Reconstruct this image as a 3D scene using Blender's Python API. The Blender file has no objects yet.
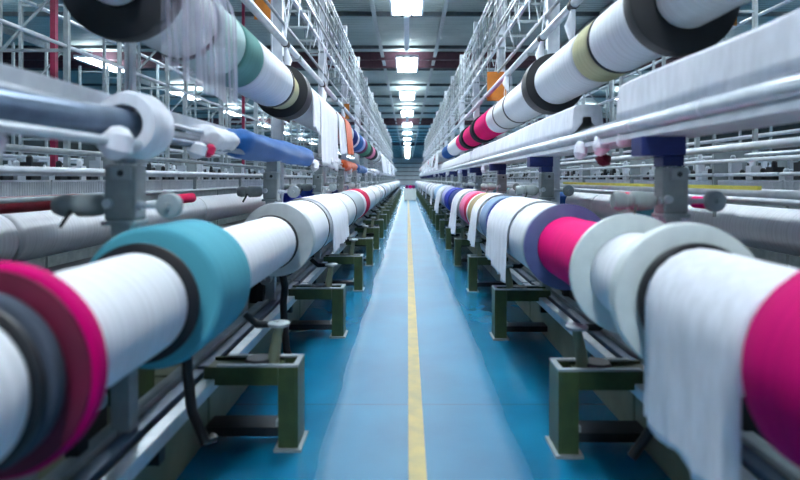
import bpy, bmesh, math, random
from mathutils import Vector
random.seed(7)
C = bpy.context.scene.collection
PI = math.pi
F = 560.0      # focal length in pixels of the 800 px wide frame
H = 1.5        # eye height

# ------------------------------------------------------------------ materials
def lin(c):
    c /= 255.0
    return c/12.92 if c <= .04045 else ((c+.055)/1.055)**2.4
def rgb(r, g, b): return (lin(r), lin(g), lin(b), 1)
def new_mat(name, col, rough=.6, metal=0, spec=.5):
    m = bpy.data.materials.new(name); m.use_nodes = True
    b = m.node_tree.nodes['Principled BSDF']
    b.inputs['Base Color'].default_value = col
    b.inputs['Roughness'].default_value = rough
    b.inputs['Metallic'].default_value = metal
    b.inputs['Specular IOR Level'].default_value = spec
    return m, m.node_tree, b
def noise_mix(nt, b, c1, c2, scale, detail=4, coord='Object', vec_scale=(1,1,1), lo=.35, hi=.65):
    tc = nt.nodes.new('ShaderNodeTexCoord'); mp = nt.nodes.new('ShaderNodeMapping')
    mp.inputs['Scale'].default_value = vec_scale
    nz = nt.nodes.new('ShaderNodeTexNoise'); nz.inputs['Scale'].default_value = scale; nz.inputs['Detail'].default_value = detail
    cr = nt.nodes.new('ShaderNodeValToRGB')
    cr.color_ramp.elements[0].position = lo; cr.color_ramp.elements[1].position = hi
    cr.color_ramp.elements[0].color = c1; cr.color_ramp.elements[1].color = c2
    nt.links.new(tc.outputs[coord], mp.inputs[0]); nt.links.new(mp.outputs[0], nz.inputs[0])
    nt.links.new(nz.outputs[0], cr.inputs[0]); nt.links.new(cr.outputs[0], b.inputs['Base Color'])
    return tc, mp, nz, cr
def darker(c, k): return (c[0]*k, c[1]*k, c[2]*k, 1)
YM = {}
def yarn(col, key=None, rough=.62):
    """wound yarn: fine rings round the axis (local Y), faint colour streaks"""
    k = key or tuple(round(x, 4) for x in col)
    if k in YM: return YM[k]
    m, nt, b = new_mat('yarn', col, .75, 0, .1)
    tc, mp, nz, cr = noise_mix(nt, b, darker(col, .86), col, 3, 3, vec_scale=(.25, 14, .25), lo=.3, hi=.6)
    wv = nt.nodes.new('ShaderNodeTexWave'); wv.wave_type = 'BANDS'; wv.bands_direction = 'Y'
    wv.inputs['Scale'].default_value = 60; wv.inputs['Distortion'].default_value = 1.2
    nt.links.new(tc.outputs['Object'], wv.inputs[0])
    bp = nt.nodes.new('ShaderNodeBump'); bp.inputs['Strength'].default_value = .1; bp.inputs['Distance'].default_value = .003
    nt.links.new(wv.outputs[0], bp.inputs['Height']); nt.links.new(bp.outputs[0], b.inputs['Normal'])
    YM[k] = m; return m
def cloth_mat(name, col, scale=26):
    m, nt, b = new_mat(name, col, .85, 0, .15)
    tc, mp, nz, cr = noise_mix(nt, b, darker(col, .88), col, scale, 5, vec_scale=(1, 1, .3))
    bp = nt.nodes.new('ShaderNodeBump'); bp.inputs['Strength'].default_value = .12; bp.inputs['Distance'].default_value = .006
    nt.links.new(nz.outputs[0], bp.inputs['Height']); nt.links.new(bp.outputs[0], b.inputs['Normal'])
    b.inputs['Sheen Weight'].default_value = .2
    return m
def metal_mat(name, c1, c2=None, rough=.45, metal=.0, scale=9):
    m, nt, b = new_mat(name, c1, rough, metal)
    noise_mix(nt, b, c1, c2 or darker(c1, .8), scale, 5)
    return m
WHITE = rgb(236, 238, 244)
M = {}
M['steel'] = metal_mat('grey painted steel', rgb(150, 160, 165), rgb(132, 143, 149), .42)
M['castgrey'] = metal_mat('cast machine grey', rgb(138, 148, 150), rgb(118, 128, 131), .5)
M['bright'] = metal_mat('bright tube', rgb(200, 208, 216), rgb(180, 190, 200), .3, .3)
M['whitepaint'] = metal_mat('white painted steel', rgb(214, 220, 228), rgb(196, 203, 214), .4)
M['darkmetal'] = metal_mat('dark machine metal', rgb(38, 44, 50), rgb(24, 28, 33), .45, .4)
M['bluegrey'] = metal_mat('blue grey tube', rgb(92, 112, 136), rgb(72, 92, 116), .35, .5)
M['green'] = metal_mat('green bracket paint', rgb(58, 78, 42), rgb(44, 61, 34), .42)
M['olive'] = metal_mat('olive base panel', rgb(112, 120, 100), rgb(92, 100, 84), .5, 0, 3)
M['blackring'] = metal_mat('black flange', rgb(22, 24, 32), rgb(14, 16, 22), .5)
M['maroon'] = metal_mat('maroon shade disc', rgb(104, 0, 48), rgb(88, 0, 40), .6)  # shade on the magenta package's front face, painted as an added disc
M['navy'] = metal_mat('navy arm paint', rgb(24, 42, 110), rgb(18, 32, 88), .5)
M['darkred'] = metal_mat('dark red paint', rgb(140, 22, 44), rgb(112, 16, 34), .5)
M['magpaint'] = metal_mat('magenta red column paint', rgb(150, 20, 70), rgb(125, 16, 58), .5)
M['amber'] = metal_mat('amber card', rgb(196, 120, 40), rgb(178, 104, 32), .7)
M['yellow'] = metal_mat('yellow strip', rgb(214, 205, 90), rgb(196, 188, 70), .6)
M['flangewhite'] = metal_mat('white plastic flange', rgb(216, 224, 224), rgb(200, 210, 211), .35)
M['flangegrey'] = metal_mat('grey plastic flange', rgb(208, 214, 217), rgb(192, 199, 203), .4)
M['flangepurple'] = metal_mat('slate violet flange', rgb(100, 108, 160), rgb(88, 96, 146), .4)
M['white_cloth'] = cloth_mat('white cloth', rgb(232, 234, 244))
M['blue_cloth'] = cloth_mat('blue cloth', rgb(0, 84, 152))
M['orange_cloth'] = cloth_mat('orange cloth', rgb(226, 100, 50))
M['pink_cloth'] = cloth_mat('pink cloth', rgb(214, 40, 90))
M['maroon_cloth'] = cloth_mat('maroon cloth', rgb(96, 14, 44))
M['hose'] = metal_mat('black rubber hose', rgb(16, 18, 24), rgb(10, 11, 15), .5)
M['purlin'] = metal_mat('dark roof steel', rgb(84, 94, 100), rgb(70, 80, 86), .6)
M['redbeam'] = metal_mat('dull red beam', rgb(82, 48, 62), rgb(68, 42, 54), .6)
M['crate'] = metal_mat('white box board', rgb(225, 230, 228), rgb(212, 218, 216), .6)

def sheer():
    m, nt, b = new_mat('sheer voile', rgb(226, 220, 238), .9, 0, .1)
    out = nt.nodes['Material Output']
    tr = nt.nodes.new('ShaderNodeBsdfTransparent'); mx = nt.nodes.new('ShaderNodeMixShader')
    tl = nt.nodes.new('ShaderNodeBsdfTranslucent'); tl.inputs[0].default_value = rgb(230, 224, 242)
    mx2 = nt.nodes.new('ShaderNodeMixShader'); mx2.inputs[0].default_value = .45
    nt.links.new(b.outputs[0], mx2.inputs[1]); nt.links.new(tl.outputs[0], mx2.inputs[2])
    tc = nt.nodes.new('ShaderNodeTexCoord'); mp = nt.nodes.new('ShaderNodeMapping'); mp.inputs['Scale'].default_value = (1, 9, .25)
    nz = nt.nodes.new('ShaderNodeTexNoise'); nz.inputs['Scale'].default_value = 2.2; nz.inputs['Detail'].default_value = 3
    cr = nt.nodes.new('ShaderNodeValToRGB'); cr.color_ramp.elements[0].position = .4; cr.color_ramp.elements[1].position = .62
    cr.color_ramp.elements[0].color = (.16, .16, .16, 1); cr.color_ramp.elements[1].color = (.62, .62, .62, 1)
    nt.links.new(tc.outputs['Object'], mp.inputs[0]); nt.links.new(mp.outputs[0], nz.inputs[0]); nt.links.new(nz.outputs[0], cr.inputs[0])
    nt.links.new(cr.outputs[0], mx.inputs[0]); nt.links.new(tr.outputs[0], mx.inputs[1]); nt.links.new(mx2.outputs[0], mx.inputs[2])
    nt.links.new(mx.outputs[0], out.inputs[0]); return m
M['sheer'] = sheer()

def floor_mat():
    m, nt, b = new_mat('blue epoxy floor', rgb(20, 128, 178), .3, 0, .75)
    tc, mp, nz, cr = noise_mix(nt, b, rgb(0, 96, 134), rgb(4, 112, 150), 1.3, 6)
    rr = nt.nodes.new('ShaderNodeValToRGB'); n2 = nt.nodes.new('ShaderNodeTexNoise'); n2.inputs['Scale'].default_value = 5; n2.inputs['Detail'].default_value = 6
    nt.links.new(tc.outputs['Object'], n2.inputs[0]); nt.links.new(n2.outputs[0], rr.inputs[0])
    rr.color_ramp.elements[0].color = (.30, .30, .30, 1); rr.color_ramp.elements[1].color = (.38, .38, .38, 1)
    spx = nt.nodes.new('ShaderNodeSeparateXYZ'); nt.links.new(tc.outputs['Object'], spx.inputs[0])
    wb = nt.nodes.new('ShaderNodeMath'); wb.operation = 'MULTIPLY_ADD'; wb.inputs[1].default_value = .12; wb.inputs[2].default_value = -.13
    n3 = nt.nodes.new('ShaderNodeTexNoise'); n3.inputs['Scale'].default_value = .8; n3.inputs['Detail'].default_value = 2; nt.links.new(tc.outputs['Object'], n3.inputs[0])
    nt.links.new(n3.outputs[0], wb.inputs[0])
    a1 = nt.nodes.new('ShaderNodeMath'); a1.operation = 'ADD'; nt.links.new(spx.outputs[0], a1.inputs[0]); nt.links.new(wb.outputs[0], a1.inputs[1])
    a2 = nt.nodes.new('ShaderNodeMath'); a2.operation = 'ABSOLUTE'; nt.links.new(a1.outputs[0], a2.inputs[0])
    mr = nt.nodes.new('ShaderNodeMapRange'); mr.inputs[1].default_value = .40; mr.inputs[2].default_value = .62; mr.inputs[3].default_value = .52; mr.inputs[4].default_value = .2
    mr.interpolation_type = 'SMOOTHSTEP'
    nt.links.new(a2.outputs[0], mr.inputs[0])
    rm = nt.nodes.new('ShaderNodeMath'); rm.operation = 'ADD'; nt.links.new(mr.outputs[0], rm.inputs[0])
    rs = nt.nodes.new('ShaderNodeMath'); rs.operation = 'MULTIPLY_ADD'; rs.inputs[1].default_value = .3; rs.inputs[2].default_value = -.1
    nt.links.new(rr.outputs[0], rs.inputs[0]); nt.links.new(rs.outputs[0], rm.inputs[1]); nt.links.new(rm.outputs[0], b.inputs['Roughness'])
    # expansion joints across the aisle every 4.2 m
    sp = nt.nodes.new('ShaderNodeSeparateXYZ'); nt.links.new(tc.outputs['Object'], sp.inputs[0])
    ad = nt.nodes.new('ShaderNodeMath'); ad.operation = 'ADD'; ad.inputs[1].default_value = 4.2*3 - 3.72
    md = nt.nodes.new('ShaderNodeMath'); md.operation = 'MODULO'; md.inputs[1].default_value = 4.2
    lt = nt.nodes.new('ShaderNodeMath'); lt.operation = 'LESS_THAN'; lt.inputs[1].default_value = .014
    nt.links.new(sp.outputs[1], ad.inputs[0]); nt.links.new(ad.outputs[0], md.inputs[0]); nt.links.new(md.outputs[0], lt.inputs[0])
    mx = nt.nodes.new('ShaderNodeMixRGB'); mx.inputs[2].default_value = rgb(30, 74, 104)
    nt.links.new(lt.outputs[0], mx.inputs[0]); nt.links.new(cr.outputs[0], mx.inputs[1]); nt.links.new(mx.outputs[0], b.inputs['Base Color'])
    return m
M['floor'] = floor_mat()
m, nt, b = new_mat('worn yellow line', rgb(206, 190, 120), .35); noise_mix(nt, b, rgb(176, 166, 130), rgb(200, 182, 128), 7, 6); b.inputs['Roughness'].default_value = .6; b.inputs['Specular IOR Level'].default_value = .25; M['line'] = m
m, nt, b = new_mat('corrugated roof sheet', rgb(150, 164, 166), .6)
noise_mix(nt, b, rgb(150, 164, 163), rgb(172, 184, 181), .6, 3)
tcn = nt.nodes.new('ShaderNodeTexCoord'); wv = nt.nodes.new('ShaderNodeTexWave'); wv.bands_direction = 'Y'; wv.inputs['Scale'].default_value = 1.4
nt.links.new(tcn.outputs['Object'], wv.inputs[0]); bp = nt.nodes.new('ShaderNodeBump'); bp.inputs['Strength'].default_value = .8; bp.inputs['Distance'].default_value = .05
nt.links.new(wv.outputs[0], bp.inputs['Height']); nt.links.new(bp.outputs[0], b.inputs['Normal']); M['roof'] = m
m, nt, b = new_mat('wall sheet', rgb(170, 180, 188), .7)
noise_mix(nt, b, rgb(214, 222, 228), rgb(232, 238, 242), .8, 4); M['wall'] = m
def emis(name, col, s):
    m, nt, b = new_mat(name, col); b.inputs['Emission Color'].default_value = col; b.inputs['Emission Strength'].default_value = s; return m
M['lamp'] = emis('lamp tube', (.84, .94, 1, 1), 50)
M['sidelamp'] = emis('side lamp tube', (.84, .94, 1, 1), 34)
M['roof_glow'] = emis('lamp uplight', (.84, .94, 1, 1), 17)  # emission for added panels that lift the roof brightness

# ------------------------------------------------------------------ mesh builder
class MB:
    def __init__(s): s.v = []; s.f = []
    def box(s, x0, x1, y0, y1, z0, z1):
        if x0 > x1: x0, x1 = x1, x0
        n = len(s.v)
        s.v += [(x, y, z) for z in (z0, z1) for y in (y0, y1) for x in (x0, x1)]
        s.f += [tuple(n+i for i in q) for q in ((0,2,3,1),(4,5,7,6),(0,1,5,4),(2,6,7,3),(0,4,6,2),(1,3,7,5))]
        return s
    def bar(s, p, q, w, h=None):
        """rectangular bar from p to q"""
        h = h or w; p = Vector(p); q = Vector(q); d = (q-p).normalized()
        u = d.cross(Vector((0,0,1))); u = Vector((1,0,0)) if u.length < .01 else u.normalized(); t = u.cross(d).normalized()
        n = len(s.v)
        for c in (p, q):
            for a, b_ in ((-1,-1),(1,-1),(1,1),(-1,1)): s.v.append(tuple(c + u*(a*w/2) + t*(b_*h/2)))
        s.f += [(n,n+1,n+2,n+3),(n+7,n+6,n+5,n+4)] + [(n+i, n+4+i, n+4+(i+1)%4, n+(i+1)%4) for i in range(4)]
        return s
    def tube(s, pts, r, seg=12, caps=True):
        """round tube through points; r a number or a list"""
        pts = [Vector(p) for p in pts]; k = len(pts)
        rs = r if isinstance(r, (list, tuple)) else [r]*k
        n = len(s.v); u = None
        for i, p in enumerate(pts):
            d = (pts[min(i+1, k-1)] - pts[max(i-1, 0)]).normalized()
            if u is None:
                u = d.cross(Vector((0,0,1))); u = Vector((1,0,0)) if u.length < .05 else u.normalized()
            else:
                u = (u - d*u.dot(d)); u = u.normalized() if u.length > 1e-6 else Vector((1,0,0))
            t = d.cross(u)
            for j in range(seg):
                a = 2*PI*j/seg; s.v.append(tuple(p + u*(rs[i]*math.cos(a)) + t*(rs[i]*math.sin(a))))
        for i in range(k-1):
            for j in range(seg):
                a = n+i*seg+j; b_ = n+i*seg+(j+1)%seg; s.f.append((a, b_, b_+seg, a+seg))
        if caps:
            s.f.append(tuple(n+j for j in range(seg))[::-1]); s.f.append(tuple(n+(k-1)*seg+j for j in range(seg)))
        return s
    def lathe(s, prof, seg=64, cx=0, cz=0, bore=None, axis='y'):
        """prof: (y, r) outline; closed back along the bore radius when given"""
        P = list(prof)
        if bore: P = [(P[0][0], bore)] + P + [(P[-1][0], bore)]
        else: P = [(P[0][0], 0.0005)] + P + [(P[-1][0], 0.0005)]
        n = len(s.v); k = len(P)
        for (y, r) in P:
            for j in range(seg):
                a = 2*PI*j/seg; c_, s_ = r*math.cos(a), r*math.sin(a)
                if axis == 'y': s.v.append((cx+c_, y, cz+s_))
                elif axis == 'x': s.v.append((y, cx+c_, cz+s_))
                else: s.v.append((cx+c_, cz+s_, y))
        rng = k if bore else k-1
        for i in range(rng):
            i2 = (i+1) % k
            for j in range(seg):
                s.f.append((n+i*seg+j, n+i*seg+(j+1)%seg, n+i2*seg+(j+1)%seg, n+i2*seg+j))
        if not bore:
            s.f.append(tuple(n+j for j in range(seg))); s.f.append(tuple(n+(k-1)*seg+j for j in range(seg)))
        return s
    def grid(s, rows):
        """rows: list of equal-length point lists"""
        n = len(s.v); w = len(rows[0])
        for r in rows: s.v += [tuple(p) for p in r]
        for i in range(len(rows)-1):
            for j in range(w-1):
                a = n+i*w+j; s.f.append((a, a+1, a+w+1, a+w))
        return s
    def build(s, name, mat, parent=None, loc=(0,0,0), smooth=True, solid=0, bevel=0):
        me = bpy.data.meshes.new(name); me.from_pydata(s.v, [], s.f); me.validate()
        bm = bmesh.new(); bm.from_mesh(me); bmesh.ops.recalc_face_normals(bm, faces=bm.faces); bm.to_mesh(me); bm.free()
        me.materials.append(mat)
        if smooth:
            me.polygons.foreach_set('use_smooth', [True]*len(me.polygons)); me.set_sharp_from_angle(angle=.7)
        o = bpy.data.objects.new(name, me); C.objects.link(o); o.location = loc
        if parent: o.parent = parent
        if solid:
            md = o.modifiers.new('thickness', 'SOLIDIFY'); md.thickness = solid; md.offset = 0
        if bevel:
            md = o.modifiers.new('edge', 'BEVEL'); md.width = bevel; md.segments = 2; md.limit_method = 'ANGLE'
        return o
def tag(o, label, cat, group=None, kind=None):
    o['label'] = label; o['category'] = cat
    if group: o['group'] = group
    if kind: o['kind'] = kind
    return o
def thing(name, label, cat, loc, group=None):
    o = bpy.data.objects.new(name, None); C.objects.link(o); o.location = loc; o.empty_display_size = .1
    return tag(o, label, cat, group)
def struct(mb, name, mat, smooth=False):
    o = mb.build(name, mat, smooth=smooth); o['kind'] = 'structure'; return o
def copy_tree(o, parent=None):
    c = o.copy(); C.objects.link(c)
    if parent: c.parent = parent
    for ch in o.children: copy_tree(ch, c)
    return c
ORD = ['nearest', 'second', 'third', 'fourth', 'fifth', 'sixth', 'seventh', 'eighth', 'ninth', 'tenth', 'eleventh', 'twelfth',
       'thirteenth', 'fourteenth', 'fifteenth', 'sixteenth', 'seventeenth', 'eighteenth', 'nineteenth', 'twentieth']
def nth(i): return ('nearest' if i == 0 else ORD[i] + ' from the front')
SIDE = {-1: 'left', 1: 'right'}

# ------------------------------------------------------------------ the hall
YF, YB, XL, XR, ZC = 150.0, -8.0, -24.0, 24.0, 7.15
struct(MB().box(XL, XR, YB, YF, -.2, 0), 'floor', M['floor'])
struct(MB().box(XL, XR, YB, YF, ZC, ZC+.2), 'ceiling', M['roof'])
M['darkwall'] = metal_mat('dark green wall sheet', rgb(64, 76, 78), rgb(52, 62, 64), .7, 0, 1)
struct(MB().box(XL-.2, XL, YB, YF, 0, ZC), 'wall_left', M['darkwall'])
struct(MB().box(XR, XR+.2, YB, YF, 0, ZC), 'wall_right', M['darkwall'])
struct(MB().box(XL, XR, YF, YF+.2, 0, ZC), 'wall_back', M['wall'])
struct(MB().box(XL, XR, YB-.2, YB, 0, ZC), 'wall_front', M['wall'])
o = MB().box(.005, .097, YB+.1, 118, 0.0005, .003).build('floor_line', M['line'], smooth=False)
tag(o, 'pale yellow painted line running down the middle of the blue aisle', 'floor marking')
o['kind'] = 'structure'
# purlins (across) and roof girders (along)
k = 0
yy = 4.7
while yy < YF-2:
    mb = MB().box(XL, XR, yy-.045, yy+.045, ZC-.14, ZC-.01); o = struct(mb, 'trim_%d' % (k+1), M['purlin']); k += 1
    yy += 4.75
for i, x in enumerate((-15, -10.5, -6.4, -3.6, -1.1, 1.2, 3.7, 6.5, 10.5, 15)):
    struct(MB().box(x-.07, x+.07, YB, YF, ZC-.26, ZC-.2).box(x-.02, x+.02, YB, YF, ZC-.22, ZC), 'trim_%d' % (400+i), M['steel'])
for i, y in enumerate((24.9, 26.7, 52, 55, 88)):
    struct(MB().box(XL, XR, y-.07, y+.07, ZC-.36, ZC-.01), 'trim_%d' % (300+i), M['redbeam'])
# far wall horizontal cladding rails
for i in range(5):
    struct(MB().box(-12, 12, YF-.2, YF, 1.2+i*1.1, 1.38+i*1.1), 'trim_%d' % (500+i), M['purlin'])

# ------------------------------------------------------------------ ceiling lamps
def lamp_proto():
    r = thing('ceiling_light', '', 'ceiling light', (0, 0, 0))
    W, L = .88, 3.2
    mb = MB()
    mb.box(-W/2-.04, W/2+.04, 0, L, .05, .09)
    for x in (-W/2-.03, -W/6, W/6, W/2+.03): mb.box(x-.03, x+.03, 0, L, -.03, .05)
    mb.box(-W/2-.04, W/2+.04, -.03, 0, -.02, .09); mb.box(-W/2-.04, W/2+.04, L, L+.03, -.02, .09)
    mb.build('lamp_housing', M['whitepaint'], r, smooth=False)
    for i in range(3):
        x0 = -W/2 + i*W/3 + .03
        MB().box(x0, x0+W/3-.06, .02, L-.02, .0, .045).build('lamp_tube', M['lamp'], r, smooth=False)
        MB().box(x0+.05, x0+W/3-.09, .1, L-.1, .095, .11).build('added_glow', M['roof_glow'], r, smooth=False)  # glowing panel added on the lamp top to brighten the roof
    for y in (.5, L-.5): MB().tube([(0, y, .08), (0, y, ZC-6.6)], .012, 6).build('hanger', M['steel'], r)
    return r
lp = lamp_proto(); first = True

rows = [(-.02, 0), (-7.3, 1), (7.5, 1), (-13.5, 2), (13.7, 2)]
for x, kind in rows:
    for i in range(0 if kind == 0 else 1, 16):
        y = -4.3 + i*9.25
        o = lp if first else copy_tree(lp); first = False
        if kind:
            for ch in o.children:
                if ch.name.startswith('lamp_tube'):
                    ch.material_slots[0].link = 'OBJECT'; ch.material_slots[0].material = M['sidelamp']
        o.location = (x, y, 6.6)
        if kind == 0:
            if i < 2: o['label'] = 'bright ceiling lamp over the aisle above the camera'; o['group'] = 'aisle lamps overhead'
            elif i < 8: o['label'] = 'bright three-panel ceiling lamp over the aisle, ' + (['largest and nearest'] + [w+' nearest' for w in ORD[1:]])[i-2]; o['group'] = 'ceiling lamps over the aisle'
            else: o['label'] = 'tiny bright ceiling lamp at the far end of the aisle'; o['group'] = 'far aisle ceiling lamps'
        else:
            o['label'] = 'ceiling lamp over the %s machine hall, %s row from the aisle' % ('left' if x < 0 else 'right', 'first' if kind == 1 else 'second')
            o['group'] = 'lamps over the %s hall, row %s' % ('left' if x < 0 else 'right', 'one' if kind == 1 else 'two')

# white cable duct hanging between lamps over the aisle
for i, y in enumerate((17.9, 46.4)):
    tag(MB().box(-.12, .06, y, y+4.6, ZC-.5, ZC-.36).box(-.05, -.01, y+.3, y+.34, ZC-.36, ZC).box(-.05, -.01, y+4, y+4.04, ZC-.36, ZC).build('cable_duct', M['whitepaint'], smooth=False),
        'grey cable duct under the roof %s' % ('between the two nearest lamps' if i == 0 else 'far along the aisle past the fourth lamp'), 'duct')

# ------------------------------------------------------------------ yarn colours
COL = dict(white=rgb(238, 240, 246), offwhite=rgb(226, 230, 232), magenta=rgb(206, 0, 108), pink=rgb(242, 8, 120), teal=rgb(86, 168, 186),
           sage=rgb(96, 146, 142), tan=rgb(176, 160, 122), cream=rgb(192, 188, 152), greyblue=rgb(132, 152, 180), navy=rgb(28, 50, 128), royal=rgb(48, 62, 176),
           lavender=rgb(178, 184, 226), paleblue=rgb(160, 190, 222), rose=rgb(238, 130, 170), red=rgb(214, 34, 84), blue=rgb(36, 92, 160),
           grey=rgb(168, 180, 188), green=rgb(70, 130, 110), black=rgb(34, 38, 46), slate=rgb(74, 82, 96), mint=rgb(188, 214, 212), plum=rgb(120, 40, 90))
WORD = dict(offwhite='off-white', sage='sage green', greyblue='grey-blue', paleblue='pale blue', royal='royal blue', mint='mint white', cream='cream', navy='navy blue')
BORE = .052
used = {}
def uniq(label, group=None):
    return label
def winding(mb, y0, y1, r, seg):
    e = min(.02, (y1-y0)*.2, r*.1)
    prof = [(y0, r-e*1.2), (y0+e*.35, r-e*.35), (y0+e, r)]
    n = max(2, min(14, int((y1-y0)/.07)))
    for i in range(1, n): prof.append((y0+e+(y1-y0-2*e)*i/n, r*(1+random.uniform(-.005, .006))))
    prof += [(y1-e, r), (y1-e*.35, r-e*.35), (y1, r-e*1.2)]
    mb.lathe(prof, seg, bore=BORE)
def package(root_xyz, y0, y1, r, col, label, cat='yarn package', front=None, back=None, group=None, seg=64, name='yarn_package', core=None):
    """a wound yarn package on a beam; y0,y1 are hall depths. front/back: (radius, thickness, material) end discs"""
    X, Z = root_xyz; L = y1-y0
    if not front and not back:
        mb = MB(); winding(mb, 0, L, r, seg); o = mb.build(name, yarn(col), loc=(X, y0, Z)); return tag(o, label, cat, group)
    rt = thing(name, label, cat, (X, y0, Z), group)
    a, b_ = 0, L
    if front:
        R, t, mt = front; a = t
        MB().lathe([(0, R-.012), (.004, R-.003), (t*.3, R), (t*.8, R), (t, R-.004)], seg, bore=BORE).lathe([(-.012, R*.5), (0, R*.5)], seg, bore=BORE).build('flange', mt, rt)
    if back:
        R, t, mt = back; b_ = L-t
        MB().lathe([(b_, R-.006), (b_+.004, R), (L-.004, R), (L, R-.006)], seg, bore=BORE).build('flange', mt, rt)
    mb = MB(); winding(mb, a, b_, r, seg); mb.build('yarn_winding', yarn(col), rt)
    return rt

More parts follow.
